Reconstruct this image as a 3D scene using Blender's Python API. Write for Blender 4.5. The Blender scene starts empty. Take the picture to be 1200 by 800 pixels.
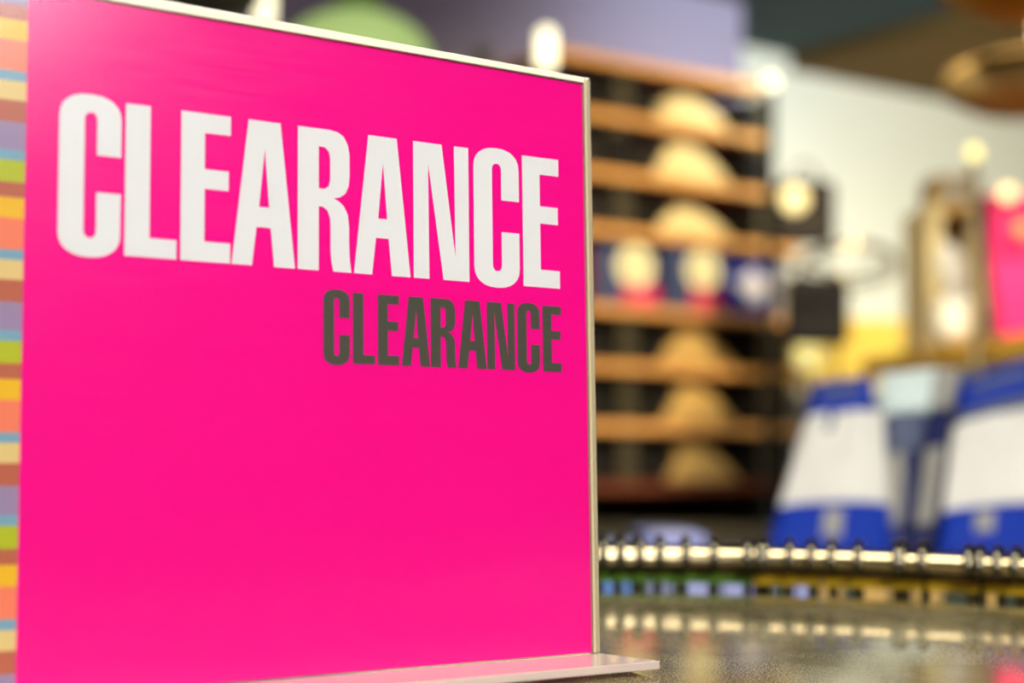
import bpy, bmesh, math, random
from mathutils import Vector, Matrix
from mathutils.geometry import tessellate_polygon
random.seed(7)
S = bpy.context.scene
COL = S.collection

# ------------------------------------------------------------ camera
CAM = Vector((0, 0, 1.184))
F = 1800.0
RX = Vector((0.99990, -0.00080, 0.01440)); RY = Vector((0.01450, 0.05840, -0.99820)); RZ = Vector((0.0, 0.99830, 0.05840))
RZ.normalize(); RX = (RX - RZ*RX.dot(RZ)).normalized(); RY = RZ.cross(RX).normalized()
cd = bpy.data.cameras.new('camera'); cam = bpy.data.objects.new('camera', cd); COL.objects.link(cam)
cam.matrix_world = Matrix(((RX.x, -RY.x, -RZ.x, CAM.x), (RX.y, -RY.y, -RZ.y, CAM.y), (RX.z, -RY.z, -RZ.z, CAM.z), (0, 0, 0, 1)))
cd.sensor_width = 36; cd.lens = 36*F/1200; cd.clip_start = 0.02
cd.dof.use_dof = True; cd.dof.focus_distance = 0.552; cd.dof.aperture_fstop = 4.7; cd.dof.aperture_blades = 0
S.camera = cam

# ------------------------------------------------------------ colour, world, light
def lin(c):
    return tuple(((v/255)/12.92 if v/255 <= 0.04045 else ((v/255+0.055)/1.055)**2.4) for v in c) + (1.0,)
w = bpy.data.worlds.new('world'); S.world = w; w.use_nodes = True
w.node_tree.nodes['Background'].inputs[0].default_value = (1.0, 0.93, 0.82, 1); w.node_tree.nodes['Background'].inputs[1].default_value = 0.35
S.view_settings.view_transform = 'Standard'; S.view_settings.look = 'None'; S.view_settings.gamma = 1; S.view_settings.use_curve_mapping = False
S.view_settings.exposure = 0.45

def area(name, loc, target, sx, sy, power, color):
    l = bpy.data.lights.new(name, 'AREA'); l.shape = 'RECTANGLE'; l.size = sx; l.size_y = sy; l.energy = power; l.color = color
    o = bpy.data.objects.new(name, l); COL.objects.link(o); o.location = loc
    o.rotation_euler = (Vector(target)-Vector(loc)).to_track_quat('-Z', 'Y').to_euler(); return o
def spot(name, loc, target, power, color, size=60, rad=.05, blend=.8):
    l = bpy.data.lights.new(name, 'SPOT'); l.energy = power; l.color = color; l.spot_size = math.radians(size); l.spot_blend = blend; l.shadow_soft_size = rad
    o = bpy.data.objects.new(name, l); COL.objects.link(o); o.location = loc
    o.rotation_euler = (Vector(target)-Vector(loc)).to_track_quat('-Z', 'Y').to_euler(); return o
area('shop_light_front', (1.0, -1.4, 2.56), (0, .5, 1.2), 1.6, .8, 74, (.99, .98, 1.0))
area('shop_light_right', (2.4, 1.0, 2.55), (4.8, -1.8, 1.9), 1.4, .6, 85, (1.0, .97, .93))  # added unseen light, brightens the side wall that the acrylic reflects
spot('counter_spot', (0.1, 1.5, 2.3), (0.95, 3.1, 1.38), 105, (1.0, .92, .72), 40)  # unseen spot put in to lift the goods on the counter
area('shop_light_window', (-1.0, -3.6, 1.95), (0.2, 1, 1.1), 1.3, .9, 34, (1.0, .86, .66))
area('shop_light_middle', (0.4, .3, 2.6), (0.6, .9, 0), 1.4, 0.6, 30, (1.0, .95, .88))
spot('shelf_spot', (0.9, 1.6, 2.5), (0.55, 4.1, 1.5), 265, (1.0, .82, .52), 50)
spot('display_spot', (1.5, 1.2, 2.5), (1.3, 3.6, 1.3), 75, (1.0, .9, .68), 55)  # added fill spot for the yellow carton and the counter
spot('wall_spot_warm', (2.6, 4.3, 1.0), (1.8, 6.1, 1.55), 120, (1.0, .88, .55), 110, .3)
spot('wall_spot_cool', (1.3, 3.6, 2.5), (1.3, 6.0, 2.35), 140, (.74, .89, 1.0), 120, .3)

spot('ceiling_uplight', (1.0, 2.0, 1.75), (1.15, 2.6, 2.6), 16, (1.0, .86, .55), 80)  # unseen spot added to brighten the overhead discs from below
# ------------------------------------------------------------ helpers
def Wp(px, py, z):
    r = RX*((px-600)/F) + RY*((py-400)/F) + RZ
    return CAM + r*z
def ray(px, py):
    return RX*((px-600)/F) + RY*((py-400)/F) + RZ
def hitz(px, py, z):
    r = ray(px, py); return CAM + r*((z-CAM.z)/r.z)
def at_y(px, py, y):
    r = ray(px, py); return CAM + r*(y/r.y)

def mat(name, rgb, rough=.5, metal=0.0, var=.06, scale=20., trans=0.0, emit=None, bump=0.0, ior=1.45, rgb2=None, coat=0.0):
    m = bpy.data.materials.new(name); m.use_nodes = True; nt = m.node_tree; b = nt.nodes['Principled BSDF']
    c = lin(rgb)
    tc = nt.nodes.new('ShaderNodeTexCoord'); nz = nt.nodes.new('ShaderNodeTexNoise'); nz.inputs['Scale'].default_value = scale; nz.inputs['Detail'].default_value = 3
    nt.links.new(tc.outputs['Object'], nz.inputs['Vector'])
    mx = nt.nodes.new('ShaderNodeMix'); mx.data_type = 'RGBA'
    c2 = lin(rgb2) if rgb2 else tuple(v*(1-var*2) for v in c[:3])+(1,)
    mx.inputs[6].default_value = c; mx.inputs[7].default_value = c2
    nt.links.new(nz.outputs['Fac'], mx.inputs[0]); nt.links.new(mx.outputs[2], b.inputs['Base Color'])
    b.inputs['Roughness'].default_value = rough; b.inputs['Metallic'].default_value = metal; b.inputs['IOR'].default_value = ior
    b.inputs['Transmission Weight'].default_value = trans; b.inputs['Specular IOR Level'].default_value = .25 if (rough > .35 and not metal) else .5; b.inputs['Coat Weight'].default_value = coat
    if emit:
        b.inputs['Emission Color'].default_value = lin(emit[0]); b.inputs['Emission Strength'].default_value = emit[1]
    if bump:
        bp = nt.nodes.new('ShaderNodeBump'); bp.inputs['Strength'].default_value = bump; nt.links.new(nz.outputs['Fac'], bp.inputs['Height']); nt.links.new(bp.outputs[0], b.inputs['Normal'])
    return m

class MB:
    def __init__(s): s.v = []; s.f = []
    def add(s, vs, fs):
        n = len(s.v); s.v += [tuple(v) for v in vs]; s.f += [tuple(i+n for i in f) for f in fs]; return s
    def box(s, x0, y0, z0, x1, y1, z1):
        return s.add([(x0,y0,z0),(x1,y0,z0),(x1,y1,z0),(x0,y1,z0),(x0,y0,z1),(x1,y0,z1),(x1,y1,z1),(x0,y1,z1)],
                     [(0,3,2,1),(4,5,6,7),(0,1,5,4),(1,2,6,5),(2,3,7,6),(3,0,4,7)])
    def tube(s, pts, r, n=10, closed=False):
        pts = [Vector(p) for p in pts]; N = len(pts); rs = r if isinstance(r, (list, tuple)) else [r]*N; vs = []; fs = []
        ref = Vector((0.13, 0.21, 0.97))
        for i, p in enumerate(pts):
            if closed: t = pts[(i+1) % N]-pts[i-1]
            else: t = pts[min(i+1, N-1)]-pts[max(i-1, 0)]
            t.normalize(); a = t.cross(ref)
            if a.length < .05: a = t.cross(Vector((1, 0, 0)))
            a.normalize(); b = t.cross(a)
            for k in range(n):
                an = 2*math.pi*k/n; vs.append(p+(a*math.cos(an)+b*math.sin(an))*rs[i])
        for i in range(N if closed else N-1):
            j = (i+1) % N
            for k in range(n): fs.append((i*n+k, i*n+(k+1) % n, j*n+(k+1) % n, j*n+k))
        if not closed: fs += [tuple(range(n-1, -1, -1)), tuple(range((N-1)*n, N*n))]
        return s.add(vs, fs)
    def lathe(s, prof, c=(0, 0, 0), n=32):
        vs = []; fs = []; M = len(prof); c = Vector(c)
        for k in range(n):
            a = 2*math.pi*k/n
            for r, z in prof: vs.append((c.x+r*math.cos(a), c.y+r*math.sin(a), c.z+z))
        for k in range(n):
            l = (k+1) % n
            for i in range(M-1): fs.append((k*M+i, l*M+i, l*M+i+1, k*M+i+1))
        return s.add(vs, fs)
    def build(s, name, m, parent=None, smooth=False, bevel=0.0, loc=None):
        me = bpy.data.meshes.new(name); me.from_pydata(s.v, [], s.f); me.update()
        bm = bmesh.new(); bm.from_mesh(me); bmesh.ops.remove_doubles(bm, verts=bm.verts, dist=1e-6)
        if bevel > 0:
            bmesh.ops.bevel(bm, geom=bm.edges[:], offset=bevel, segments=3, affect='EDGES', profile=.5, clamp_overlap=True)
        bmesh.ops.recalc_face_normals(bm, faces=bm.faces); bm.to_mesh(me); bm.free()
        if smooth:
            me.polygons.foreach_set('use_smooth', [True]*len(me.polygons)); me.update()
        me.materials.append(m); o = bpy.data.objects.new(name, me); COL.objects.link(o)
        if parent: o.parent = parent
        if loc is not None: o.location = loc
        return o
def tag(o, label=None, cat=None, group=None, kind=None):
    for k, v in (('label', label), ('category', cat), ('group', group), ('kind', kind)):
        if v: o[k] = v
    return o
def empty(name, label, cat, loc=(0, 0, 0), rz=0, group=None):
    o = bpy.data.objects.new(name, None); COL.objects.link(o); o.location = loc; o.rotation_euler = (0, 0, rz); return tag(o, label, cat, group)
def struct(o): o['kind'] = 'structure'; return o

# ------------------------------------------------------------ materials
M = {}
M['wall'] = mat('wall_paint', (226, 226, 214), .8, var=.02, scale=3)
M['mauve'] = mat('mauve_paint', (146, 134, 154), .8, var=.03, scale=3)
M['ceil'] = mat('ceiling_paint', (52, 66, 72), .9, var=.05, scale=2)
M['soffit'] = mat('soffit_paint', (96, 72, 30), .8, var=.15, scale=2)
M['floor'] = mat('floor_carpet', (110, 92, 66), .9, var=.2, scale=60)
M['sidewall'] = mat('shop_wall', (215, 200, 172), .8, var=.1, scale=2)
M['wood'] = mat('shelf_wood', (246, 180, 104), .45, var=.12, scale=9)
M['woodunder'] = mat('shelf_underside', (112, 44, 62), .6, var=.1, scale=9)  # maroon; on the shelf undersides it carries the wood's shade
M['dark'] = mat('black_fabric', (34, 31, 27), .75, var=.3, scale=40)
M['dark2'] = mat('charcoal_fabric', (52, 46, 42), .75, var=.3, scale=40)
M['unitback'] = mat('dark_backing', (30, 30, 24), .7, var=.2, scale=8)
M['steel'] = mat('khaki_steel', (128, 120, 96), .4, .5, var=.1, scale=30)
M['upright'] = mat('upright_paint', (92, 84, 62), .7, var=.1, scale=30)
M['shelf_dim'] = mat('dark_red_shelf_wood', (118, 62, 42), .6, var=.15, scale=9)  # darker copy of the shelf wood, shadow of the lower bays in the colour
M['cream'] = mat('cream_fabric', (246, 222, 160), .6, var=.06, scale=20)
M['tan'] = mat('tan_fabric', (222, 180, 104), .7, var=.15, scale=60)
M['chrome'] = mat('warm_chrome', (212, 192, 148), .2, 1.0, var=.03, scale=20)
M['chrome_dark'] = mat('dark_chrome', (128, 122, 102), .2, 1.0, var=.05, scale=20)
M['blue'] = mat('royal_blue_card', (16, 56, 170), .7, var=.08, scale=20)
M['navy'] = mat('navy_card', (38, 44, 92), .5, var=.1, scale=20)
M['slate'] = mat('slate_blue_card', (86, 98, 134), .5, var=.1, scale=20)
M['whitebag'] = mat('white_knit', (244, 240, 226), .55, var=.08, scale=35, bump=.15)
M['grey'] = mat('grey_knit', (176, 172, 160), .6, var=.12, scale=35)
M['greyblue'] = mat('blue_grey_knit', (96, 104, 128), .6, var=.12, scale=35)
M['mint'] = mat('pale_mint_card', (222, 238, 228), .4, var=.04, scale=10)
M['lavender'] = mat('lavender_cloth', (176, 182, 228), .6, var=.1, scale=20)
M['skyblue'] = mat('blue_cloth', (112, 150, 220), .6, var=.1, scale=20)
M['pinkbox'] = mat('pink_label', (226, 64, 112), .4, var=.05, scale=10)
M['lightprint'] = mat('pale_print', (232, 226, 232), .5, var=.03, scale=10)
M['creamprint'] = mat('cream_print', (250, 240, 190), .5, var=.03, scale=10)
M['yellow'] = mat('yellow_card', (226, 188, 78), .6, var=.05, scale=6)
M['gold'] = mat('golden_board', (222, 172, 62), .5, var=.06, scale=6)
M['bulb'] = mat('frosted_globe', (255, 250, 225), .3, emit=((255, 246, 205), 1.5))  # self-glowing, stands for light caught by chrome finials
M['bulbwarm'] = mat('warm_frosted_globe', (255, 225, 170), .3, emit=((255, 222, 150), 1.1))  # emission added for a warm glint, not a lamp
M['bulbdim'] = mat('pale_yellow_globe', (250, 240, 150), .4, emit=((255, 244, 170), .45))  # weak emission added for pale yellow glints and glow
M['salmon'] = mat('salmon_ball', (255, 140, 96), .5)  # an orange glow put into the ball's colour
M['lampgreen'] = mat('pale_green_shade', (200, 228, 146), .5, var=.04, scale=6, emit=((200, 232, 140), .3))
M['knobgreen'] = mat('green_cap', (118, 152, 76), .5, var=.1, scale=10)
M['olive'] = mat('dark_olive_shade', (88, 86, 66), .5, var=.1, scale=10)
M['shade_tan'] = mat('tan_shade', (186, 154, 96), .85, var=.08, scale=10)
M['mustard'] = mat('mustard_board', (206, 154, 40), .8, var=.06, scale=4)
M['magenta'] = mat('magenta_board', (236, 36, 104), .4, var=.05, scale=4)
M['plum'] = mat('plum_cloth', (120, 22, 72), .6, var=.1, scale=10)
M['tabletop'] = mat('green_glass_table', (66, 74, 56), .5, var=.1, scale=8)
M['tableleg'] = mat('dark_table_frame', (50, 46, 40), .5, var=.1, scale=8)
M['green'] = mat('green_price_strip', (96, 138, 40), .4, var=.1, scale=12)
M['amber'] = mat('yellow_price_strip', (214, 172, 30), .4, var=.1, scale=12)
M['white_ink'] = mat('white_print', (240, 241, 234), .6, var=.01, scale=8)
M['grey_ink'] = mat('grey_print', (80, 80, 64), .6, var=.03, scale=8)

def glossy_table():
    m = bpy.data.materials.new('dusty_dark_glass'); m.use_nodes = True; nt = m.node_tree; b = nt.nodes['Principled BSDF']
    tc = nt.nodes.new('ShaderNodeTexCoord')
    n1 = nt.nodes.new('ShaderNodeTexNoise'); n1.inputs['Scale'].default_value = 1500; n1.inputs['Detail'].default_value = 2
    n2 = nt.nodes.new('ShaderNodeTexNoise'); n2.inputs['Scale'].default_value = 14; n2.inputs['Detail'].default_value = 4
    r1 = nt.nodes.new('ShaderNodeValToRGB'); r1.color_ramp.elements[0].position = .54; r1.color_ramp.elements[1].position = .62
    r2 = nt.nodes.new('ShaderNodeValToRGB'); r2.color_ramp.elements[0].position = .3; r2.color_ramp.elements[1].position = .62
    for n in (n1, n2): nt.links.new(tc.outputs['Object'], n.inputs['Vector'])
    nt.links.new(n1.outputs['Fac'], r1.inputs[0]); nt.links.new(n2.outputs['Fac'], r2.inputs[0])
    mu = nt.nodes.new('ShaderNodeMath'); mu.operation = 'MULTIPLY'; nt.links.new(r1.outputs[0], mu.inputs[0]); nt.links.new(r2.outputs[0], mu.inputs[1])
    mx = nt.nodes.new('ShaderNodeMix'); mx.data_type = 'RGBA'; mx.inputs[6].default_value = lin((88, 82, 54)); mx.inputs[7].default_value = lin((214, 198, 150))
    nt.links.new(mu.outputs[0], mx.inputs[0]); nt.links.new(mx.outputs[2], b.inputs['Base Color'])
    mr = nt.nodes.new('ShaderNodeMapRange'); mr.inputs[3].default_value = .05; mr.inputs[4].default_value = .6
    nt.links.new(mu.outputs[0], mr.inputs[0]); nt.links.new(mr.outputs[0], b.inputs['Roughness'])
    b.inputs['IOR'].default_value = 1.6
    return m
M['glass'] = glossy_table()
M['glassedge'] = mat('green_glass_edge', (128, 150, 84), .15, var=.1, scale=20)

def acrylic():
    m = bpy.data.materials.new('clear_acrylic'); m.use_nodes = True; nt = m.node_tree
    for n in list(nt.nodes): nt.nodes.remove(n)
    out = nt.nodes.new('ShaderNodeOutputMaterial'); mix = nt.nodes.new('ShaderNodeMixShader')
    tr = nt.nodes.new('ShaderNodeBsdfTransparent'); gl = nt.nodes.new('ShaderNodeBsdfGlossy'); fr = nt.nodes.new('ShaderNodeFresnel'); fr.inputs[0].default_value = 1.36
    tc = nt.nodes.new('ShaderNodeTexCoord'); mp = nt.nodes.new('ShaderNodeMapping'); mp.inputs['Scale'].default_value = (30, 1, 900)
    nz = nt.nodes.new('ShaderNodeTexNoise'); nz.inputs['Scale'].default_value = 1.0; nz.inputs['Detail'].default_value = 3
    nt.links.new(tc.outputs['Object'], mp.inputs[0]); nt.links.new(mp.outputs[0], nz.inputs['Vector'])
    mr = nt.nodes.new('ShaderNodeMapRange'); mr.inputs[3].default_value = .12; mr.inputs[4].default_value = .3
    nt.links.new(nz.outputs['Fac'], mr.inputs[0]); nt.links.new(mr.outputs[0], gl.inputs['Roughness'])
    nt.links.new(fr.outputs[0], mix.inputs[0]); nt.links.new(tr.outputs[0], mix.inputs[1]); nt.links.new(gl.outputs[0], mix.inputs[2]); nt.links.new(mix.outputs[0], out.inputs[0])
    return m
M['acrylic'] = acrylic()
M['acrylic_edge'] = mat('cut_acrylic_edge', (255, 248, 222), .2, trans=.12, var=.04, scale=60)  # overhead light on the clear edge put into a bright cream
M['acrylic_side'] = mat('side_acrylic_edge', (222, 206, 164), .2, trans=.2, var=.06, scale=60)
M['acrylic_base'] = mat('thick_acrylic_base', (246, 226, 214), .12, trans=.45, var=.03, scale=60, ior=1.49)
def pink():
    m = mat('pink_card', (253, 4, 128), .55, var=.0, scale=300)
    nt = m.node_tree; b = nt.nodes['Principled BSDF']
    tc = nt.nodes.new('ShaderNodeTexCoord'); mp = nt.nodes.new('ShaderNodeMapping'); mp.inputs['Scale'].default_value = (8, 1, 260)
    nz = nt.nodes.new('ShaderNodeTexNoise'); nz.inputs['Scale'].default_value = 1.0; nz.inputs['Detail'].default_value = 4
    mx = nt.nodes.new('ShaderNodeMix'); mx.data_type = 'RGBA'; mx.inputs[6].default_value = lin((252, 0, 142)); mx.inputs[7].default_value = lin((253, 14, 145)); b.inputs['Specular IOR Level'].default_value = 0.0; b.inputs['Roughness'].default_value = .9
    nt.links.new(tc.outputs['Object'], mp.inputs[0]); nt.links.new(mp.outputs[0], nz.inputs['Vector']); nt.links.new(nz.outputs['Fac'], mx.inputs[0]); nt.links.new(mx.outputs[2], b.inputs['Base Color'])
    return m
M['pink'] = pink()

# ------------------------------------------------------------ directions of the shop fittings
D = Vector((0.8383, 0.5453, 0.0)).normalized()       # fittings run this way
T = Vector((D.y, -D.x, 0.0))                          # towards the shopper
RZA = math.atan2(D.y, D.x)
def frame_at(p): return Matrix(((D.x, -T.x, 0, p.x), (D.y, -T.y, 0, p.y), (0, 0, 1, p.z), (0, 0, 0, 1)))

# room
A_back = Wp(1000, 300, 6.0); A_back.z = 0
CEIL = 2.63
def wall_slab(name, p, x0, x1, z0, z1, th, m):
    o = MB().box(x0, 0, z0, x1, th, z1).build(name, m); o.location = (p.x, p.y, 0); o.rotation_euler = (0, 0, RZA); return struct(o)
wall_slab('wall_back', A_back, -6.5, 4.5, 0, CEIL, .1, M['wall'])
A_m = Wp(868, 300, 5.1); A_m.z = 0
wall_slab('wall_left', A_m, -5.2, 0, 0, CEIL, .1, M['mauve'])
def corner(lx, ly): return A_back + D*lx - T*ly
def cross_wall(name, lx, ly0, ly1):
    o = MB().box(0, ly0, 0, .1, ly1, CEIL).build(name, M['sidewall']); c = A_back + D*lx; o.location = (c.x, c.y, 0); o.rotation_euler = (0, 0, RZA); return struct(o)
cross_wall('wall_right', 4.5, -13, .1)
cross_wall('wall_far_left', -6.6, -13, .1)
wall_slab('wall_front', A_back + T*13, -6.6, 4.6, 0, CEIL, .1, M['sidewall'])
o = MB().box(-6.6, -13, -.05, 4.6, .1, 0).build('floor', M['floor']); o.location = (A_back.x, A_back.y, 0); o.rotation_euler = (0, 0, RZA); struct(o)
o = MB().box(-6.6, -13, 0, 4.6, .1, .08).build('ceiling', M['ceil']); o.location = (A_back.x, A_back.y, CEIL); o.rotation_euler = (0, 0, RZA); struct(o)
# dropped soffit on the right: its left edge comes towards the camera
ps = hitz(940, 62, CEIL-.004)
rel = ps - A_back; sx = rel.dot(D)
o = MB().box(sx, -4.3, -.06, 4.45, -.001, -.002).build('trim_1', M['soffit']); o.location = (A_back.x, A_back.y, CEIL); o.rotation_euler = (0, 0, RZA); struct(o)

# ------------------------------------------------------------ sign holder with card
P0 = Vector((0.0323, 0.5729, 1.103)); H = .2159
UP = Vector((-0.0267, 0.041, 0.9988)); UP = (UP - D*D.dot(UP)).normalized(); N_ = D.cross(UP).normalized()   # N_ = away from camera?
if N_.dot(T) > 0: N_ = -N_
SM = Matrix(((D.x, N_.x, UP.x, P0.x), (D.y, N_.y, UP.y, P0.y), (D.z, N_.z, UP.z, P0.z), (0, 0, 0, 1)))
if SM.to_3x3().determinant() < 0: raise ValueError('flip')
UL = -1.30
holder = empty('sign_holder', 'clear acrylic sign holder standing on the round glass table in the foreground', 'sign holder')
holder.matrix_world = SM
MB().box(UL*H, -.0016, 0, .0055*H, -.0006, .999*H).build('front_pane', M['acrylic'], holder)
MB().box(UL*H, .0008, 0, .0055*H, .0018, .999*H).build('back_pane', M['acrylic'], holder)
MB().box(-.0085*H, -.0019, -.0, -.0022*H, .0019, 1.001*H).build('side_edge', M['acrylic_side'], holder, bevel=.0004)
MB().box(-.0014*H, -.0015, -.0, .0065*H, .0019, .999*H).build('side_edge', M['acrylic_side'], holder, bevel=.0005)
MB().box(-.0024*H, -.0010, -.0, -.0012*H, .0012, .999*H).build('glue_line', M['steel'], holder)
mb = MB()
mb.add([(UL*H, -.0017, .9995*H), (-.0085*H, -.0017, .9925*H), (-.0085*H, .0019, .9925*H), (UL*H, .0019, .9995*H), (UL*H, -.0017, 1.019*H), (.0065*H, -.0017, 1.0025*H), (.0065*H, .0019, 1.0025*H), (UL*H, .0019, 1.019*H)],
       [(0,3,2,1),(4,5,6,7),(0,1,5,4),(1,2,6,5),(2,3,7,6),(3,0,4,7)])
mb.build('top_edge', M['acrylic_edge'], holder, bevel=.0003)
MB().box(UL*H, -.0365, -.003, .0065*H, .004, -.0002).build('base_plate', M['acrylic_base'], holder, bevel=.0003)
card = empty('clearance_card', 'hot pink clearance sign card with striped left border inside the acrylic holder', 'sign')
card.matrix_world = SM
pk = MB(); uP = -.9790
pk.add([(uP*H, -.0003, .001*H), (-.0085*H, -.0003, .001*H), (-.0085*H, -.0003, .991*H), (uP*H, -.0003, .9995*H), (uP*H, .0003, .001*H), (-.0085*H, .0003, .001*H), (-.0085*H, .0003, .991*H), (uP*H, .0003, .9995*H)],
       [(0,1,2,3),(7,6,5,4),(0,4,5,1),(1,5,6,2),(2,6,7,3),(3,7,4,0)])
pk.build('pink_panel', M['pink'], card)
SC = dict(brown=(196, 106, 76), yellow=(247, 196, 28), salmon=(252, 136, 98), blue=(128, 174, 192), cream=(236, 208, 132), mauve=(164, 142, 172), green=(190, 198, 32))
SMt = {k: mat('stripe_'+k, v, .6, var=.02, scale=40) for k, v in SC.items()}
seq = [('yellow', 24), ('salmon', 37), ('blue', 12), ('cream', 23), ('brown', 26), ('mauve', 33), ('blue', 12), ('green', 26), ('brown', 18)]
vtop = .9482 + .2545/211*(24-6+0); # start a little above the top of the first yellow
per = .2551/211.
v = .9482 + 18*per + 26*per + 0*per
order = [('green', 26), ('brown', 18)] + seq*5
v = .9482 + 44*per
order = [('mauve', 26), ('brown', 18)] + seq*5
for nm, hgt in order:
    v1 = v - hgt*per; a = min(v, .9995); b = max(v1, .001); v = v1
    if a <= b: continue
    MB().box((UL+.01)*H, -.0003, b*H, uP*H, .0003, a*H).build('stripe', SMt[nm], card)

# --- lettering: condensed grotesque glyphs as outlines in a unit box (x right, y up)
def arc(cx, cy, rx, ry, a0, a1, n=12, p=2.3):
    r = []
    for i in range(n+1):
        a = math.radians(a0+(a1-a0)*i/n); c, s = math.cos(a), math.sin(a)
        r.append((cx+rx*math.copysign(abs(c)**(2/p), c), cy+ry*math.copysign(abs(s)**(2/p), s)))
    return r
def gC():
    o = -.028; t = 1.028; x0, x1, = .405, .605
    outl = [(1, .635), (1, t-.155)] + arc(.5, t-.155, .5, .155, 0, 180) + arc(.5, o+.155, .5, .155, 180, 360) + [(1, .395), (x1, .395)]
    outl += arc((x0+x1)/2, o+.125+.05, .1, .05, 360, 180, 8) + arc((x0+x1)/2, t-.118-.05, .1, .05, 180, 0, 8) + [(x1, .635)]
    return [outl]
def gL(): return [[(0, 0), (1, 0), (1, .128), (.475, .128), (.475, 1), (0, 1)]]
def gE(): return [[(0, 0), (1, 0), (1, .135), (.475, .135), (.475, .490), (.965, .490), (.965, .623), (.475, .623), (.475, .868), (1, .868), (1, 1), (0, 1)]]
def gA(): return [[(0, 0), (.315, 0), (.385, .265), (.610, .265), (.665, 0), (1, 0), (.762, 1), (.255, 1)], [(.425, .405), (.585, .405), (.513, .81)]]
def gR():
    outl = [(0, 0), (.385, 0), (.385, .452)] + [(.47, .448), (.55, .425), (.6, .37), (.605, .3), (.605, .14), (.625, .06), (.66, 0), (1, 0), (.97, .08), (.955, .2), (.955, .33), (.93, .41), (.86, .465), (.76, .5), (.66, .515)]
    outl += [(.78, .527), (.88, .555), (.945, .61), (.965, .68), (.965, .84), (.93, .91), (.85, .965), (.74, .99), (.58, 1), (0, 1)]
    return [outl, [(.385, .575), (.50, .577), (.575, .6), (.600, .645), (.600, .80), (.575, .845), (.5, .872), (.385, .875)]]
def gN(): return [[(0, 0), (.275, 0), (.265, .85), (.53, 0), (1, 0), (1, 1), (.735, 1), (.75, .17), (.51, 1), (0, 1)]]
G = dict(C=gC, L=gL, E=gE, A=gA, R=gR, N=gN)
def letter(ch, u0, u1, v0, v1, m, lab=None):
    polys = G[ch](); vs = []; loops = []
    for pl in polys:
        q = [Vector(((u0+(u1-u0)*x)*H, 0, (v0+(v1-v0)*y)*H)) for x, y in pl]; loops.append(q); vs += q
    tris = tessellate_polygon([[Vector((p.x, p.z, 0)) for p in l] for l in loops])
    n = len(vs); V = [(p.x, -.00042, p.z) for p in vs] + [(p.x, -.00031, p.z) for p in vs]; Fc = [tuple(t) for t in tris]
    i0 = 0
    for l in loops:
        k = len(l)
        for i in range(k): a, b = i0+i, i0+(i+1) % k; Fc.append((a, b, b+n, a+n))
        i0 += k
    me = bpy.data.meshes.new('letter'); me.from_pydata(V, [], Fc); me.update()
    bm = bmesh.new(); bm.from_mesh(me); bmesh.ops.recalc_face_normals(bm, faces=bm.faces); bm.to_mesh(me); bm.free()
    me.materials.append(m); o = bpy.data.objects.new('letter', me); COL.objects.link(o); o.parent = card
    if lab: o['label'] = lab
BIG = [(-.9321, -.8409), (-.8345, -.7553), (-.7492, -.6705), (-.6679, -.5631), (-.5583, -.4651), (-.4606, -.3579), (-.3518, -.2459), (-.2360, -.1452), (-.1379, -.0623)]
for ch, (a, b) in zip('CLEARANCE', BIG): letter(ch, a, b, .6228, .8490, M['white_ink'], 'large white letter '+ch)
SMALL = [(-0.5144, -0.4684), (-0.4627, -0.4235), (-0.4181, -0.38), (-0.3749, -0.3225), (-0.3206, -0.2726), (-0.2685, -0.2136), (-0.2121, -0.1571), (-0.1514, -0.1062), (-0.0998, -0.0614)]
for ch, (a, b) in zip('CLEARANCE', SMALL): letter(ch, a, b, .4785, .5915, M['grey_ink'], 'small dark grey letter '+ch)

# ------------------------------------------------------------ round rack with glass top
GZ = 1.1000
far = hitz(935, 699.5, GZ); rad = Vector((far.x, far.y, 0)).normalized(); RG = .370
CEN = Vector((far.x, far.y, 0)) - rad*RG
GZ2 = GZ
gt = MB().lathe([(0.0, -.008), (RG-.001, -.008), (RG, -.007), (RG, -.001), (RG-.001, 0), (0, 0)], (0, 0, 0), 128)
top = empty('glass_table_top', 'round dusty dark glass top under the pink sign', 'table top', (CEN.x, CEN.y, GZ-.0002))
gt.build('glass_disc', M['glass'], top)
MB().lathe([(RG+.0002, -.0085), (RG+.002, -.007), (RG+.002, -.002), (RG+.0002, -.0003)], (0, 0, 0), 128).build('glass_rim', M['glassedge'], top, smooth=True)
rack = empty('round_garment_rack', 'round chrome garment rack whose curved rail runs behind the glass top', 'clothes rack', (CEN.x, CEN.y, 0))
pr = Wp(935, 658, 1.0)
RR = RG + .036; farR = Vector((CEN.x, CEN.y, 0)) + rad*RR
def z_at(px, py, p):      # height of the view ray through (px,py) above point p's distance
    r = ray(px, py); return CAM.z + r.z*(Vector((p.x, p.y, 0)).length/Vector((r.x, r.y, 0)).length)
ZR = z_at(935, 658.5, farR); RT = .0083
circ = lambda R, z, n=160: [(R*math.cos(2*math.pi*i/n), R*math.sin(2*math.pi*i/n), z) for i in range(n)]
MB().tube(circ(RR, ZR), RT, 16, True).build('rail', M['chrome'], rack, smooth=True)
MB().tube([(0, 0, .03), (0, 0, GZ-.03)], .022, 20).build('pole', M['chrome_dark'], rack, smooth=True)
for k in range(4):
    a = k*math.pi/2+.6; c, s = math.cos(a), math.sin(a)
    MB().tube([(0, 0, GZ-.06), (c*RR*.8, s*RR*.8, GZ-.06), (c*RR, s*RR, GZ-.045), (c*RR, s*RR, ZR-RT)], .006, 10).build('arm', M['chrome_dark'], rack, smooth=True)
    MB().tube([(0, 0, .05), (c*.3, s*.3, .03), (c*.36, s*.36, .012)], .012, 10).build('leg', M['chrome_dark'], rack, smooth=True)
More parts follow.
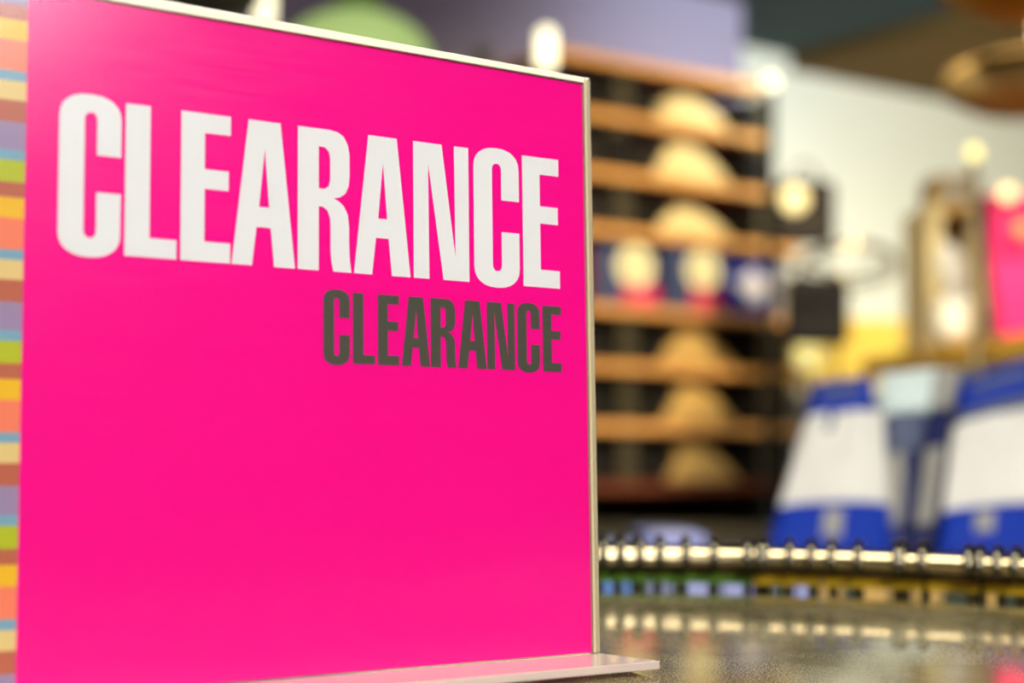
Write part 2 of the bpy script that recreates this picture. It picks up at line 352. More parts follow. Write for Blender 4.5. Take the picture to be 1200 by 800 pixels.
MB().lathe([(0, GZ-.05), (.06, GZ-.05), (.06, GZ-.0085), (0, GZ-.0085)], (0, 0, 0), 24).build('mounting_plate', M['chrome_dark'], rack)
# coloured strip that hangs under the rail: green on the left, yellow on the right
zb1 = z_at(935, 675.5, farR); zb0 = z_at(935, 685.5, farR)
ang0 = math.atan2(rad.y, rad.x)
def ring_seg(a0, a1, R, z0, z1, th, n):
    mb = MB(); vs = []; fs = []
    for i in range(n+1):
        a = a0+(a1-a0)*i/n; c, s = math.cos(a), math.sin(a)
        vs += [(c*(R-th), s*(R-th), z0), (c*(R+th), s*(R+th), z0), (c*(R+th), s*(R+th), z1), (c*(R-th), s*(R-th), z1)]
    for i in range(n):
        for k in range(4): fs.append((i*4+k, i*4+(k+1) % 4, i*4+4+(k+1) % 4, i*4+4+k))
    fs += [(0, 1, 2, 3), (n*4+3, n*4+2, n*4+1, n*4)]
    return mb.add(vs, fs)
def ang_of(px, R):       # angle on the ring (far side) seen at a pixel column
    r = ray(px, 655); d = Vector((r.x, r.y)).normalized(); c = Vector((CEN.x, CEN.y)); b = d.dot(c); q = b+math.sqrt(b*b-(c.length_squared-R*R)); p = d*q-c
    return math.atan2(p.y, p.x)
strips = [(640, 760, 'green'), (762, 880, 'green'), (882, 962, 'amber'), (964, 1080, 'amber'), (1086, 1146, 'amber'), (1152, 1290, 'amber')]
for a, b, c in strips:
    ring_seg(ang_of(a, RR), ang_of(b, RR), RR, zb0, zb1, .0018, 14).build('price_strip', M[c], rack)
# hangers whose hooks wrap the rail
hx = [705, 726, 748, 773, 803, 836, 876, 889, 897, 925, 951, 975, 1006, 1051, 1058, 1082, 1136, 1149, 1170, 1192]
def hook_mesh():
    r = RT+.0026; pts = []
    for i in range(15):
        a = math.radians(206 - i*206/14); pts.append((r*math.cos(a), 0, r*math.sin(a)))
    pts += [(r, 0, -.012), (r*.98, 0, -.026), (r*.4, 0, -.040), (0, 0, -.052)]
    return MB().tube(pts, .0026, 8)
def shoulder_mesh():
    return MB().tube([(-.19, 0, -.105), (-.15, 0, -.088), (-.08, 0, -.066), (0, 0, -.052), (.08, 0, -.066), (.15, 0, -.088), (.19, 0, -.105)], [.003, .004, .004, .004, .004, .004, .003], 8)
hk = hook_mesh().build('hook', M['chrome_dark'], None, smooth=True); sh = shoulder_mesh().build('shoulder_bar', M['dark'], None, smooth=True)
ORDN = ['nearest', 'second', 'third', 'fourth', 'fifth', 'sixth', 'seventh', 'eighth', 'ninth', 'tenth', 'eleventh', 'twelfth', 'thirteenth', 'fourteenth', 'fifteenth', 'sixteenth', 'seventeenth', 'eighteenth', 'nineteenth', 'twentieth']
for i, px in enumerate(hx):
    a = ang_of(px, RR); p = Vector((CEN.x+RR*math.cos(a), CEN.y+RR*math.sin(a), ZR))
    lab = 'metal hanger hooked over the curved rail, %s hook right of the pink sign' % ORDN[i]
    e = empty('clothes_hanger', lab, 'hanger', p, a+random.uniform(-.05, .05), 'hangers on the round rail')
    if i == 0: h2, s2 = hk, sh
    else: h2 = hk.copy(); s2 = sh.copy(); COL.objects.link(h2); COL.objects.link(s2)
    h2.parent = e; s2.parent = e

# ------------------------------------------------------------ second display table with packs
TZ = 1.060
tA = hitz(600, 640, TZ)
table = empty('display_table', 'low green glass topped display table behind the chrome rail', 'table', (0.55, 1.75, 0))
MB().box(-.95, -.42, TZ-.025, .75, .42, TZ).build('table_top', M['tabletop'], table, bevel=.003)
for x in (-.9, .7):
    for y in (-.36, .36): MB().box(x-.02, y-.02, 0, x+.02, y+.02, TZ-.026).build('leg', M['tableleg'], table)
MB().box(-.93, -.36, TZ-.30, .73, .36, TZ-.28).build('lower_shelf', M['tableleg'], table)
# price labels along the front edge of the table, seen in the slit under the rail
for a, b, c in [(704, 738, 'skyblue'), (762, 782, 'lavender'), (796, 832, 'lavender'), (846, 902, 'lavender'), (932, 948, 'lavender'), (962, 986, 'tan'), (1008, 1042, 'tan'), (1070, 1102, 'tan'), (1146, 1166, 'tan')]:
    xa = at_y(a, 693, 1.33).x-.55; xb = at_y(b, 693, 1.33).x-.55
    MB().box(xa, -.4225, TZ-.023, xb, -.4203, TZ-.002).build('price_label', M[c], table)

def patch(c, s0, s1, t0, t1, th, puff, name, m, parent, n=10, wob=0.0, lift=0.0, ph=0.0):
    """puffy pack face between corner points c = (TL, TR, BR, BL); s across, t down; thickness th away from the viewer"""
    TL, TR, BR, BL = c; nrm = (TR-TL).cross(BL-TL).normalized()
    if nrm.y < 0: nrm = -nrm
    vs = []; fs = []
    for side in (0, 1):
        for j in range(n+1):
            for i in range(n+1):
                s = s0+(s1-s0)*i/n; t = t0+(t1-t0)*j/n
                p = (TL*(1-s)+TR*s)*(1-t)+(BL*(1-s)+BR*s)*t
                q = math.sin(math.pi*min(max(s, 0), 1))**.5*math.sin(math.pi*min(max(t, .0), 1.0))**.5
                d = -(puff*q + lift + wob*math.sin(9*s+ph)*math.sin(7*t+ph*2)) if side == 0 else th+puff*q*.6
                vs.append(p+nrm*d)
    N1 = (n+1)*(n+1); ix = lambda i, j, k: k*N1+j*(n+1)+i
    for j in range(n):
        for i in range(n):
            fs.append((ix(i, j, 0), ix(i+1, j, 0), ix(i+1, j+1, 0), ix(i, j+1, 0))); fs.append((ix(i, j, 1), ix(i, j+1, 1), ix(i+1, j+1, 1), ix(i+1, j, 1)))
    for i in range(n):
        fs.append((ix(i, 0, 0), ix(i, 0, 1), ix(i+1, 0, 1), ix(i+1, 0, 0))); fs.append((ix(i, n, 0), ix(i+1, n, 0), ix(i+1, n, 1), ix(i, n, 1)))
        fs.append((ix(0, i, 0), ix(0, i+1, 0), ix(0, i+1, 1), ix(0, i, 1))); fs.append((ix(n, i, 0), ix(n, i, 1), ix(n, i+1, 1), ix(n, i+1, 0)))
    o = MB().add([v-parent.location for v in vs], fs).build(name, m, parent, smooth=True); return o
def corners(tl, tr, br, bl, zt, zb): return (Wp(*tl, zt), Wp(*tr, zt), Wp(*br, zb), Wp(*bl, zb))
def on_table(c): return Vector(((c[2].x+c[3].x)/2, (c[2].y+c[3].y)/2, min(c[2].z, c[3].z)))
def sock_pack(label, c, parts, group):
    e = empty('sock_pack', label, 'sock pack', on_table(c), 0, group)
    for (nm, m, s0, s1, t0, t1, lift, lab) in parts:
        q = patch(c, s0, s1, t0, t1, .022 if lift <= 0 else -.0, .012, nm, M[m], e, 10, .003 if nm == 'sock' else 0, lift, s0*5)
        if lab: q['label'] = lab
    return e
# left white pack
c1 = corners((955, 449), (1033, 440), (1046, 650), (896, 650), 1.72, 1.60)
sock_pack('clear pack of white socks with blue header, leftmost on the table', c1,
          [('header_card', 'blue', 0, .86, 0, .21, .003, 'blue header card'), ('sock', 'whitebag', 0, .5, .215, .74, 0, None), ('sock', 'whitebag', .5, 1, .215, .74, 0, None), ('foot_band', 'blue', 0, 1, .74, 1, .001, 'blue printed bottom band'),
           ('print', 'greyblue', .12, .7, .07, .13, .0036, 'pale lettering line'), ('emblem', 'grey', .42, .58, .78, .92, .0030, 'pale emblem'), ('fold_shadow', 'greyblue', .18, .38, .215, .33, .0015, 'blue-grey folded cuff')], 'sock packs')  # fold shadow on the white sock laid on as a blue-grey patch
# right white pack
c2 = corners((1122, 448), (1225, 414), (1240, 650), (1098, 650), 1.70, 1.58)
sock_pack('large clear pack of cream white socks at the right edge with blue header', c2,
          [('header_card', 'blue', .02, 1, 0, .20, .003, 'blue header card'), ('cuff', 'greyblue', 0, 1, .205, .28, 0, 'grey-blue cuff'), ('sock', 'whitebag', 0, .33, .28, .77, 0, None), ('sock', 'whitebag', .33, .66, .28, .77, 0, None), ('sock', 'whitebag', .66, 1, .28, .77, 0, None),
           ('foot_band', 'blue', 0, 1, .77, 1, .001, 'blue printed bottom band'), ('print', 'greyblue', .15, .8, .06, .12, .0036, 'pale lettering line'), ('emblem', 'grey', .30, .46, .80, .90, .003, 'pale emblem')], 'sock packs')
# middle packs
c3 = corners((1036, 438), (1092, 432), (1066, 650), (1038, 650), 1.735, 1.62)
sock_pack('narrow grey sock pack with pale mint header card between the white packs', c3,
          [('header_card', 'mint', -.1, 1.1, 0, .25, .003, 'pale mint header card'), ('sock', 'greyblue', 0, 1, .26, .48, 0, 'blue-grey sock top'), ('sock', 'grey', 0, .5, .48, .86, 0, None), ('sock', 'navy', .5, 1, .48, .86, 0, 'navy sock'), ('foot_band', 'navy', 0, 1, .86, 1, 0, None)], 'sock packs')
c4 = corners((1094, 433), (1126, 432), (1098, 650), (1068, 650), 1.735, 1.615)
sock_pack('narrow navy and grey sock pack with grey header beside the right white pack', c4,
          [('header_card', 'grey', 0, 1, 0, .24, .003, 'grey header card'), ('sock', 'navy', -.1, .8, .25, .46, 0, 'navy sock top'), ('sock', 'grey', 0, .7, .46, .86, 0, None), ('sock', 'navy', .7, 1, .46, .86, 0, 'navy sock'), ('foot_band', 'navy', 0, 1, .86, 1, 0, None)], 'sock packs')
# flat packs lying on the table at the left
for (px, py, y, wx, wy, h, m, lab) in [(715, 640, 1.55, .05, .05, .014, 'skyblue', 'blue flat pack lying on the display table close to the pink sign'),
                                       (782, 636, 1.60, .03, .05, .024, 'lavender', 'lavender flat pack lying on the display table, tallest of the three'),
                                       (850, 642, 1.50, .055, .06, .010, 'lavender', 'thin lavender flat pack lying left of the white sock packs')]:
    p = at_y(px, py, y); e = empty('flat_pack', lab, 'pack', (p.x, p.y, TZ), .1)
    MB().box(-wx, -wy, 0, wx, wy, h).build('wrapper', M[m], e, bevel=.003); MB().box(-wx*.6, -wy*.9, h, wx*.6, -wy*.4, h+.001).build('label_sticker', M['lightprint'], e)

# ------------------------------------------------------------ wooden shelf unit
A = Wp(800, 300, 4.2); U0 = Vector((A.x, A.y, 0))
unit = empty('shelf_unit', 'tall wooden shelf unit with black packs and orange-lit shelf edges', 'shelf unit', U0, RZA)
def upt(px, py, off=0.0):           # local (x, z) on the vertical plane parallel to the unit, off = towards shopper
    r = ray(px, py); n = T; q = U0 + T*off; t = (q-CAM).dot(n)/r.dot(n)
    p = CAM + r*t; return (p-U0).dot(D), p.z
ysh = [90, 152, 217, 281, 369, 434, 502, 570]; offs = [0, .02, .06, .08, .10, .10, .10, .10]
XL = upt(655, 60)[0]; xr = []
ends = [893, 897, 932, 938, 945, 945, 945, 945]
shelfz = []
for i, (yy, of) in enumerate(zip(ysh, offs)):
    z = upt(820, yy, of)[1]; x1 = upt(ends[i], yy, of)[0]; shelfz.append(z); xr.append(x1)
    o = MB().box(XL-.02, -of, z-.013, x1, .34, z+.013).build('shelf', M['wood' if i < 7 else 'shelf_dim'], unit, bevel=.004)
    MB().box(XL, -of+.03, z-.018, x1-.03, .33, z-.0135).build('underside_panel', M['woodunder'], unit)  # maroon panel added for the wood underside lying in shade
X0, X1 = XL-.02, max(xr)
MB().box(X0, .345, .1, upt(905, 300)[0]+.24, .36, shelfz[0]+.01).build('back_panel', M['unitback'], unit)
xs_u = upt(903, 300, .0)[0]; xs_l = upt(936, 400, .1)[0]
MB().box(xs_u, .0, shelfz[2]+.014, xs_u+.012, .345, shelfz[0]-.019).build('side_panel', M['unitback'], unit)
MB().box(xs_l, -.05, .1, xs_l+.012, .345, shelfz[2]-.019).build('side_panel', M['unitback'], unit)
for px in (737, 903):
    for si in range(1, 8):
        x = upt(px, ysh[si], offs[si])[0]; y = -offs[si]+.004; g = MB(); z = shelfz[si]+.014; zt = shelfz[si-1]-.019; y = max(y, -offs[si-1]+.004)
        g.box(x-.022, y, z, x-.014, y+.014, zt); g.box(x+.014, y, z, x+.022, y+.014, zt)
        while z < zt-.012: g.box(x-.014, y+.002, z, x+.014, y+.012, z+.012); z += .022
        g.build('upright', M['upright'], unit)
MB().box(X0, .0, 0, X1-.05, .34, .1).build('plinth', M['unitback'], unit)
# lower part of the unit, dark boxes shelf below
for j, z in enumerate([shelfz[-1]-.25, shelfz[-1]-.5]):
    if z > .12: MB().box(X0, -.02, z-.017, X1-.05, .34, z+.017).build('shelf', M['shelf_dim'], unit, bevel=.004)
def U(lx, out, z): return U0 + D*lx + T*out + Vector((0, 0, z))
# glowing post tops, added for light glints on chrome finials
def glint_post(px, py, zdist, r, h, label, m='bulb', pole=None, base=.0, thick=.011):
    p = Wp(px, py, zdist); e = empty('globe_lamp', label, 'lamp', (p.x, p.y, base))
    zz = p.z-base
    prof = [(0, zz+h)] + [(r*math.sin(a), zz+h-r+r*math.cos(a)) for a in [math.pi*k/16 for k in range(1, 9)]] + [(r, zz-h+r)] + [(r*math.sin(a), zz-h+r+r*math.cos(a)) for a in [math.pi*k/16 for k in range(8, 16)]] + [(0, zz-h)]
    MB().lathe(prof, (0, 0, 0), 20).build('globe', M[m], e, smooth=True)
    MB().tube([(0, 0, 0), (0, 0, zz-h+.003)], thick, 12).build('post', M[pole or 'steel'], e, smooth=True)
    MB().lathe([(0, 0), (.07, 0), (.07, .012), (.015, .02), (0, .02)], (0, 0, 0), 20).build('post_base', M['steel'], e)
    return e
glint_post(640, 58, 3.9, .022, .056, 'tall bright white post lamp at the left end of the shelf unit', pole='unitback')
glint_post(903, 97, 3.93, .017, .019, 'small round bright lamp at the top right corner of the shelf unit', pole='unitback')
glint_post(310, 6, 3.6, .022, .055, 'bright white post lamp above the letters at the left of the photo')
glint_post(1141, 180, 2.9, .014, .016, 'pale yellow globe on a post in front of the tan cabinet', 'bulbdim', thick=.007)

ORD = ['top', 'second', 'third', 'fourth', 'fifth', 'sixth', 'seventh', 'eighth']
# black folded packs on each shelf
def black_pack(lx0, lx1, si, frac, label, depth=.03, m='dark'):
    z0 = shelfz[si]+.0132; z1 = z0+(shelfz[si-1]-.023-z0)*frac if si else z0+.1
    of = offs[si]; c = U((lx0+lx1)/2, of-depth, z0)
    e = empty('folded_black_pack', label, 'clothes pack', c, RZA, 'black packs on the shelf unit')
    w = (lx1-lx0)/2; n = 3; hh = (z1-z0)/n
    b = MB()
    for k in range(n):
        q = (w-.003*(k % 2)); b.box(-q, .0, k*hh, q, .20, (k+1)*hh-.001)
    b.build('folded_cloth', M[m], e, bevel=.006)
    MB().box(-w*.35, -.002, hh*.3, w*.35, .0, hh*1.3).build('size_label', M['dark2'], e)
domepx = [None, (820, 128, 45, 22), (818, 188, 48, 26), (820, 262, 47, 24), None, (826, 408, 49, 22), (828, 474, 46, 24), (832, 545, 46, 24)]
cut = [705, 738, 772]; cutr = [868, 900]
side = ['far left', 'second from the left', 'left of the dome', 'right of the dome', 'at the right end']
for si in (1, 2, 3, 5, 6, 7):
    xs = [664, 700, 738, 776]
    for k in range(3):
        a = upt(xs[k], ysh[si])[0]; b = upt(xs[k+1], ysh[si])[0]
        black_pack(a+.004, b-.004, si, random.uniform(.66, .82), 'black folded pack on the %s shelf down, %s' % (ORD[si], side[k]), m=random.choice(['dark', 'dark', 'dark2']))
    a = upt(872, ysh[si])[0]; b = upt(898, ysh[si])[0]
    black_pack(a, b-.003, si, random.uniform(.8, .9), 'black folded pack on the %s shelf down, %s' % (ORD[si], side[3]))
# rounded tan items in the middle of the shelves
def dome_item(si, px, py, hw, hh, m, label):
    of = offs[si]; x, z = upt(px, py, of+.01); z0 = shelfz[si]-.012 if si != 1 else upt(px, py+22, of+.01)[1]
    w = hw*4.2/F*1.12; z1 = upt(px, py-hh, of+.01)[1]
    z0 = shelfz[si]+.0132
    e = empty('folded_knit', label, 'folded knit', U(x, of-.005, z0), RZA, 'pale knits on the shelf unit')
    h = z1-z0; vs = []; fs = []; nu, nv = 16, 6
    b = MB()
    prof = lambda s: (1-abs(s)**3.0)**.8*(.84+.16*(1-abs(s)))       # arched silhouette
    for j in range(nv+1):
        d = j/nv
        for i in range(nu+1):
            s = -1+2*i/nu; k = math.sin(math.pi*(d*.86+.12))**.6
            vs.append((w*s, d*.14-.0, h*prof(s)*k)); 
    for j in range(nv+1):
        for i in range(nu+1): vs.append((w*(-1+2*i/nu), (j/nv)*.14, 0))
    q = (nu+1)*(nv+1)
    for j in range(nv):
        for i in range(nu):
            a = j*(nu+1)+i; fs += [(a, a+1, a+nu+2, a+nu+1), (q+a, q+a+nu+1, q+a+nu+2, q+a+1)]
    for i in range(nu):
        fs.append((i, q+i, q+i+1, i+1)); a = nv*(nu+1)+i; fs.append((a, a+1, q+a+1, q+a))
    b.add(vs, fs).build('knit_body', M[m], e, smooth=True)
    MB().box(-w*.5, -.006, .001, w*.5, -.001, h*.22).build('folded_hem', M[m], e, bevel=.002)
labs = {1: 'brightest cream arched knit near the top of the shelf unit', 2: 'cream arched knit on the third shelf down', 3: 'pale yellow arched knit just above the boxes row',
        5: 'tan arched knit just below the boxes row', 6: 'tan arched knit on the seventh shelf down', 7: 'dim tan arched knit, lowest on the shelf unit'}
for si in (1, 2, 3, 5, 6, 7):
    px, py, hw, hh = domepx[si]; dome_item(si, px, py, hw, hh, 'cream' if si < 4 else 'tan', labs[si])
# boxes row on the fifth shelf
def carton(px0, px1, ytop, side_m, kind, label):
    si = 4; of = offs[4]-.01; z0 = shelfz[4]+.0132; a = upt(px0, 330, of)[0]; b = upt(px1, 330, of)[0]; z1 = upt(px0, ytop, of)[1]
    e = empty('hosiery_box', label, 'box', U((a+b)/2, of-.002, z0), RZA, None); w = (b-a)/2; h = z1-z0
    MB().box(-w, 0, 0, w, .13, h).build('carton', M['navy' if kind == 'num' else 'blue'], e, bevel=.002)
    if kind == 'num':
        n = 28; r = w*.60
        cz = h*.66; cx = w*.12
        for nm, mm, rr, dy in (('round_badge', 'creamprint', r, -.002),):
            vs = [(cx+rr*math.cos(2*math.pi*k/n), dy, cz+rr*.95*math.sin(2*math.pi*k/n)) for k in range(n)] + [(cx+rr*math.cos(2*math.pi*k/n), -.0005, cz+rr*.95*math.sin(2*math.pi*k/n)) for k in range(n)]
            fs = [tuple(range(n))]+[(k, (k+1) % n, n+(k+1) % n, n+k) for k in range(n)]
            MB().add(vs, fs).build(nm, M[mm], e)
        g = MB()
        if label.startswith('left'):
            g.box(cx-.020, -.003, cz-.022, cx-.012, -.0021, cz+.022); g.box(cx-.002, -.003, cz+.014, cx+.022, -.0021, cz+.022); g.add([(cx+.014, -.003, cz+.014), (cx+.022, -.003, cz+.014), (cx+.010, -.003, cz-.022), (cx+.002, -.003, cz-.022)], [(0, 1, 2, 3)])
        else:
            g.box(cx-.020, -.003, cz-.022, cx-.012, -.0021, cz+.022); g.box(cx+.008, -.003, cz-.022, cx+.016, -.0021, cz+.022)
        g.build('number', M['olive'], e)
        MB().box(-w*.25, -.002, .003, w*.85, -.0003, h*.37).build('pink_band', M['pinkbox'], e)
        MB().box(-w, -.0015, .003, -w*.55, -.0003, h-.004).build('side_band', M['slate'], e)
    else:
        pts = [(-.88, .62), (-.3, .74), (0, .86), (.3, .74), (.88, .62), (.6, .42), (.25, .26), (0, .18), (-.25, .26), (-.6, .42)]
        vs = [(w*x, -.002, h*y) for x, y in pts] + [(w*x, -.0004, h*y) for x, y in pts]; n = len(pts)
        MB().add(vs, [tuple(range(n))]+[(k, (k+1) % n, n+(k+1) % n, n+k) for k in range(n)]).build('crest', M['lightprint'], e)
carton(704, 776, 285, 'slate', 'num', 'left navy hosiery box with round cream badge and pink band')
carton(787, 852, 289, 'slate', 'num', 'middle navy hosiery box with round cream badge and pink band')
carton(855, 910, 303, 'blue', 'crest', 'blue box with white crest at the right of the boxes row')
a = upt(921, 330, .08)[0]; e = empty('grey_roll', 'grey upright roll at the right end of the boxes row', 'roll', U(a, .06, shelfz[4]+.0132), RZA)
MB().lathe([(0, 0), (.020, 0), (.022, .006), (.022, .14), (.018, .146), (0, .146)], (0, 0, 0), 20).build('roll_body', M['grey'], e, smooth=True); MB().lathe([(.0225, .05), (.023, .055), (.023, .09), (.0225, .095)], (0, 0, 0), 20).build('paper_band', M['steel'], e)
a0 = upt(690, 330, .08)[0]; e = empty('dark_bag', 'dark maroon bag beside the left navy box, partly behind the sign', 'bag', U(a0, .08, shelfz[4]+.0132), RZA)
MB().box(-.06, 0, 0, .022, .12, .14).build('bag_body', M['woodunder'], e, bevel=.01); MB().tube([(-.04, .02, .139), (-.035, .02, .165), (-.01, .02, .165), (-.005, .02, .139)], .003, 8).build('handle', M['dark'], e, smooth=True)
# hanging bags on the right end of the unit
def hung_bag(px0, px1, py0, py1, z, label, badge=None):
    p = Wp((px0+px1)/2, py0, z); w = (px1-px0)/2*z/F; h = (py1-py0)*z/F
    e = empty('hanging_bag', label, 'bag', p, 0, None)
    MB().box(-w, -.03, -h, w, .03, 0).build('bag_body', M['dark2'], e, bevel=.018)
    MB().box(-w*.8, -.034, -h*.45, w*.8, -.0305, -h*.35).build('seam', M['dark'], e)
    MB().tube([(-w*.5, 0, -.004), (-w*.3, 0, .03), (0, 0, .045), (w*.3, 0, .03), (w*.5, 0, -.004)], .004, 8).build('handle', M['dark'], e, smooth=True)
    if badge:
        r = badge; vs = []; MB().lathe([(0, .006), (r*.7, .005), (r, 0), (r, -.004), (0, -.004)], (0, 0, 0), 20).build('round_tag', M['creamprint'], e, smooth=True, loc=(-.03, -.035, -h*.33)).rotation_euler = (math.pi/2, 0, 0)
hung_bag(908, 977, 212, 287, 3.6, 'upper dark hanging bag with round cream tag right of the shelf unit', .033)
hung_bag(920, 994, 324, 405, 3.6, 'lower dark hanging bag right of the shelf unit, below the chrome hoops')
# chrome hoops
p = Wp(993, 309, 3.7); e = empty('chrome_hoop_rack', 'tilted oval of chrome wire hoops in front of the white wall', 'display hoop', p, 0)
def hoop(R, dz, ax): return [Vector((R*math.cos(a), R*math.sin(a)*math.cos(ax), dz+R*math.sin(a)*math.sin(ax))) for a in [2*math.pi*k/48 for k in range(48)]]
for R, dz, ax in ((.112, 0, -.33), (.098, .010, -.26), (.116, -.016, -.36)): MB().tube(hoop(R, dz, ax), .005, 8, True).build('hoop', M['chrome'], e, smooth=True)
MB().tube([(-.11, .0, 0), (-.2, .06, .01), (-.26, .12, .01)], .006, 8).build('arm', M['chrome_dark'], e, smooth=True)
MB().tube([(0, .108, -.035), (0, .13, -.2), (0, .13, -p.z+.01)], .007, 8).build('post', M['steel'], e, smooth=True)

# yellow boxes right of the unit
pY = Wp(1005, 455, 4.6); e = empty('yellow_carton', 'large plain yellow carton on the stand beside the shelf unit', 'box', pY, RZA*.5)
MB().box(-.16, 0, 0, .16, .25, .21).build('carton', M['yellow'], e, bevel=.004); MB().box(-.15, -.002, .16, .15, .0, .18).build('tape', M['gold'], e)
e = empty('yellow_carton_stand', 'cream stand that carries the yellow carton by the white wall', 'stand', (pY.x, pY.y, 0), RZA*.5)
MB().box(-.2, -.02, pY.z-.03, .2, .3, pY.z).build('stand_top', M['wall'], e)
for x in (-.18, .16): MB().box(x, 0, 0, x+.02, .28, pY.z-.03).build('leg', M['wall'], e)
glint_post(947, 412, 4.05, .036, .055, 'soft pale yellow capsule lamp beside the lower right of the shelf unit', 'bulbdim')  # emissive capsule added for the pale glow here

# ------------------------------------------------------------ right-hand counter board and goods
q1 = Wp(1066, 411, 3.4); 
def depth_for_z(px, py, z):
    r = ray(px, py); return (z-CAM.z)/r.z
q2 = Wp(1200, 389, depth_for_z(1200, 389, q1.z)); dv = Vector((q2.x-q1.x, q2.y-q1.y, 0)).normalized(); q3 = q1 + dv*-1.0*0
e = empty('golden_counter', 'golden wooden counter board at the right with a pink panel on it', 'counter', (q1.x, q1.y, 0), math.atan2(dv.y, dv.x))
Ld = (q2-q1).length+.2
CT = q1.z
MB().box(-.38, 0, CT-.045, Ld, .55, CT).build('counter_board', M['gold'], e, bevel=.003)
for x in (.05, Ld-.1):
    for y in (.05, .48): MB().box(x, y, 0, x+.04, y+.04, CT-.045).build('leg', M['tableleg'], e)
rzc = math.atan2(dv.y, dv.x); pc = Vector((-dv.y, dv.x, 0))
def onctr(px, out=.0):   # point on counter top, on line parallel to the near edge set back by out
    r = ray(px, 400); n = Vector((-dv.y, dv.x, 0)); q = q1+n*out; t = (q-CAM).dot(n)/r.dot(n); p = CAM+r*t; return Vector((p.x, p.y, CT))
def facing(name, label, cat, px, out): 
    p = onctr(px, out); return empty(name, label, cat, p, 0), p, (p-CAM).dot(RZ)
def pw(a, z): return a*z/F
# tan cabinet
e, p, z = facing('tan_cabinet', 'tan open display cabinet on the golden counter', 'cabinet', 1122, .10)
ht = z_at(1122, 240, p)-CT; w = pw(34, z)
MB().box(-w-.004, -.02, 0, -w+.026, .2, ht).build('side_panel', M['cream'], e); MB().box(w-.012, 0, 0, w, .2, ht).build('side_panel', M['cream'], e)
MB().box(-w+.012, 0, ht-.016, w-.012, .2, ht).build('top_panel', M['tan'], e); MB().box(-w+.012, .188, 0, w-.012, .2, ht-.016).build('back_panel', M['soffit'], e)
MB().box(-w+.012, 0.02, ht*.5, w-.012, .188, ht*.5+.008).build('shelf', M['tan'], e)
e2 = empty('pale_box', 'pale pinkish box on top of the tan cabinet', 'box', (p.x, p.y, CT+ht), 0)
MB().box(-w*.8, 0, 0, w*.8, .12, pw(36, z)).build('carton', M['shade_tan'], e2, bevel=.003); MB().box(-w*.5, -.002, .01, w*.3, 0, pw(26, z)).build('label_sticker', M['grey'], e2)
e3 = empty('plum_cloth', 'plum folded cloth inside the tan cabinet', 'cloth', (p.x-pw(2, z), p.y+.03, CT+ht*.5+.008), 0)
MB().box(-pw(8, z), 0, 0, pw(8, z), .1, pw(38, z)).build('folded_cloth', M['plum'], e3, bevel=.006)
def roll(px, py, z, rx, rz, tilt, label):
    p = Wp(px, py, z); e = empty('cream_towel', label, 'towel', p, 0)
    vs = [(rx*math.sin(a), rz*math.cos(a)) for a in [math.pi*k/10 for k in range(11)]]
    o = MB().lathe(vs, (0, 0, 0), 24).build('towel_roll', M['cream'] if 0 else M['whitebag'], e, smooth=True); o.rotation_euler = (0, tilt, 0)
    MB().lathe([(rx*.93, -.006), (rx*1.04, 0), (rx*.93, .006)], (0, 0, 0), 24).build('ribbon', M['cream'], e, smooth=True).rotation_euler = (0, tilt, 0)
zz = (onctr(1122, .035)-CAM).dot(RZ)
roll(1119, 373, zz-.03, pw(27, zz), pw(31, zz), .15, 'lower cream rolled towel standing on the golden counter')
roll(1116, 316, zz-.02, pw(17, zz), pw(33, zz), -.25, 'upper cream rolled towel leaning on the lower one')
# pink panel
p = onctr(1163, .02); z = (p-CAM).dot(RZ); ht = z_at(1160, 228, p)-CT
e = empty('pink_panel', 'tall bright pink display panel standing on the golden counter at right edge', 'panel', p, 0)
wd = pw(110, z)
MB().add([(-pw(2, z), 0, ht), (wd, 0, ht), (wd, 0, 0), (pw(14, z), 0, 0), (-pw(2, z), .05, ht), (wd, .05, ht), (wd, .05, 0), (pw(14, z), .05, 0)], [(0, 1, 2, 3), (7, 6, 5, 4), (0, 4, 5, 1), (1, 5, 6, 2), (2, 6, 7, 3), (3, 7, 4, 0)]).build('board', M['magenta'], e)
MB().add([(-pw(8, z), .0, ht), (-pw(2.2, z), 0, ht), (pw(13.5, z), 0, 0), (pw(4, z), 0, 0), (-pw(8, z), .05, ht), (-pw(2.2, z), .05, ht), (pw(13.5, z), .05, 0), (pw(4, z), .05, 0)], [(0, 1, 2, 3), (7, 6, 5, 4), (0, 4, 5, 1), (1, 5, 6, 2), (2, 6, 7, 3), (3, 7, 4, 0)]).build('side_board', M['plum'], e)
for px, py, r, lab in ((1181, 227, .016, 'warm round lamp at the top of the pink panel'), (1198, 270, .018, 'salmon ball on the face of the pink panel at the right edge')):  # added balls: one emits for a glint, one is coloured as a glow
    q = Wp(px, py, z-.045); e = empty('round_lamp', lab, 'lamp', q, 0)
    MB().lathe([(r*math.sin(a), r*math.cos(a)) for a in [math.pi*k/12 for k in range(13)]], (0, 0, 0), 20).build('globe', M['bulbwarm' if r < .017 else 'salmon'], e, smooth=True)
    MB().tube([(0, r*.9, 0), (0, .043, 0)], .006, 8).build('socket', M['steel'], e)

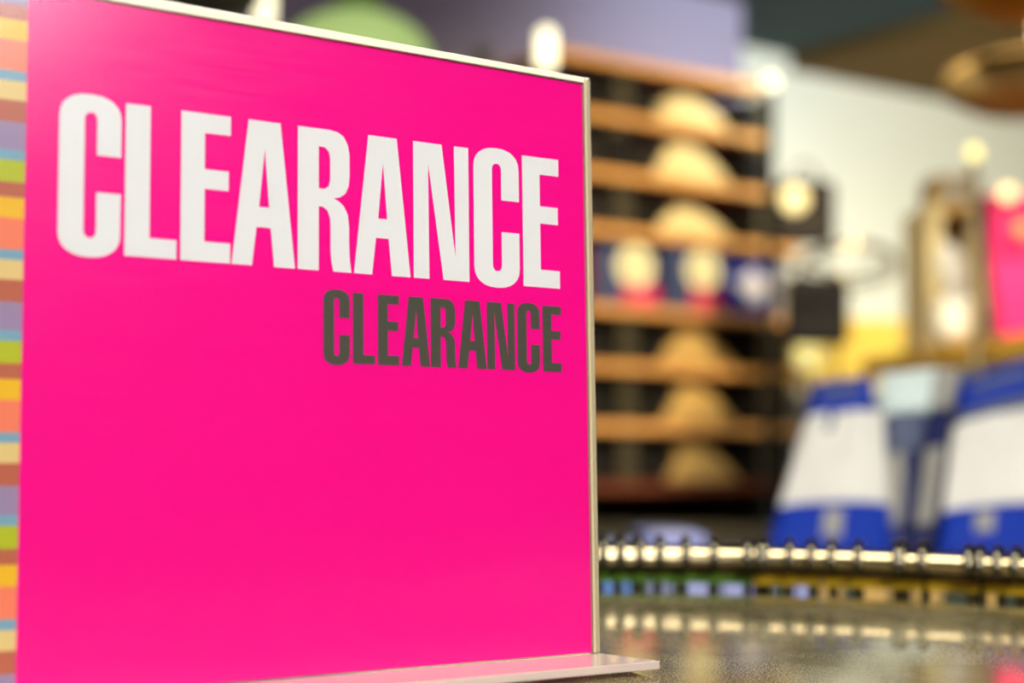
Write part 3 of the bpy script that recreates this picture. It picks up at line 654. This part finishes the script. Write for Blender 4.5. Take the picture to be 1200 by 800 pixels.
# ------------------------------------------------------------ overhead lamps
def pendant(px, py, z, prof, m, label, capm=None, cap=None, ceil=CEIL):
    p = Wp(px, py, z); e = empty('pendant_lamp', label, 'lamp', p, 0)
    MB().lathe(prof, (0, 0, 0), 40).build('lamp_shade', M[m], e, smooth=True)
    if cap: MB().lathe(cap, (0, 0, 0), 24).build('cap', M[capm], e, smooth=True)
    top = max(v[1] for v in prof)
    if ceil-p.z > top: MB().tube([(0, 0, top-.002), (0, 0, ceil-p.z)], .004, 8).build('cord', M['steel'], e)
k = 3.2/F
pendant(418, 90, 3.2, [(94*k, -.0), (92*k, 14*k), (86*k, 34*k), (76*k, 50*k), (58*k, 64*k), (38*k, 73*k), (24*k, 77*k), (20*k, 76*k), (52*k, 63*k), (74*k, 45*k), (90*k, 0)], 'lampgreen', 'pale green dome pendant lamp above the sign', 'knobgreen', [(25*k, 75*k), (25*k, 100*k), (14*k, 112*k), (0, 112*k)])
pendant(232, -10, 3.2, [(0, -26*k), (40*k, -24*k), (72*k, -12*k), (78*k, 0), (70*k, 30*k), (30*k, 60*k), (0, 64*k)], 'olive', 'dark olive pendant lamp at the top edge of the photo')
k = 3.0/F
pendant(1212, 102, 3.0, [(0, -26*k), (70*k, -25*k), (100*k, -10*k), (106*k, 4*k), (98*k, 20*k), (60*k, 34*k), (0, 36*k)], 'shade_tan', 'flattened round tan pendant lamp at the upper right')
p = Wp(1225, -40, 2.6)
e = empty('mustard_disc', 'mustard yellow hanging disc at the top right corner', 'ceiling panel', (p.x, p.y, p.z), 0); k = 2.6/F
MB().lathe([(0, -52*k), (80*k, -46*k), (120*k, -26*k), (124*k, -12*k), (0, -6*k)], (0, 0, 0), 40).build('disc', M['mustard'], e, smooth=True)
MB().tube([(0, 0, -.02), (0, 0, CEIL-.06-p.z)], .005, 8).build('cord', M['steel'], e)
# small dark finial left of the bright post
p = Wp(566, 66, 4.0); e = empty('dark_finial', 'small dark finial on a thin post just above the sign edge', 'finial', (p.x, p.y, 0))
MB().lathe([(.026*math.sin(a), p.z+.026*math.cos(a)) for a in [math.pi*k/12 for k in range(13)]], (0, 0, 0), 20).build('knob', M['olive'], e, smooth=True)
MB().tube([(0, 0, 0), (0, 0, p.z-.024)], .008, 8).build('post', M['olive'], e)
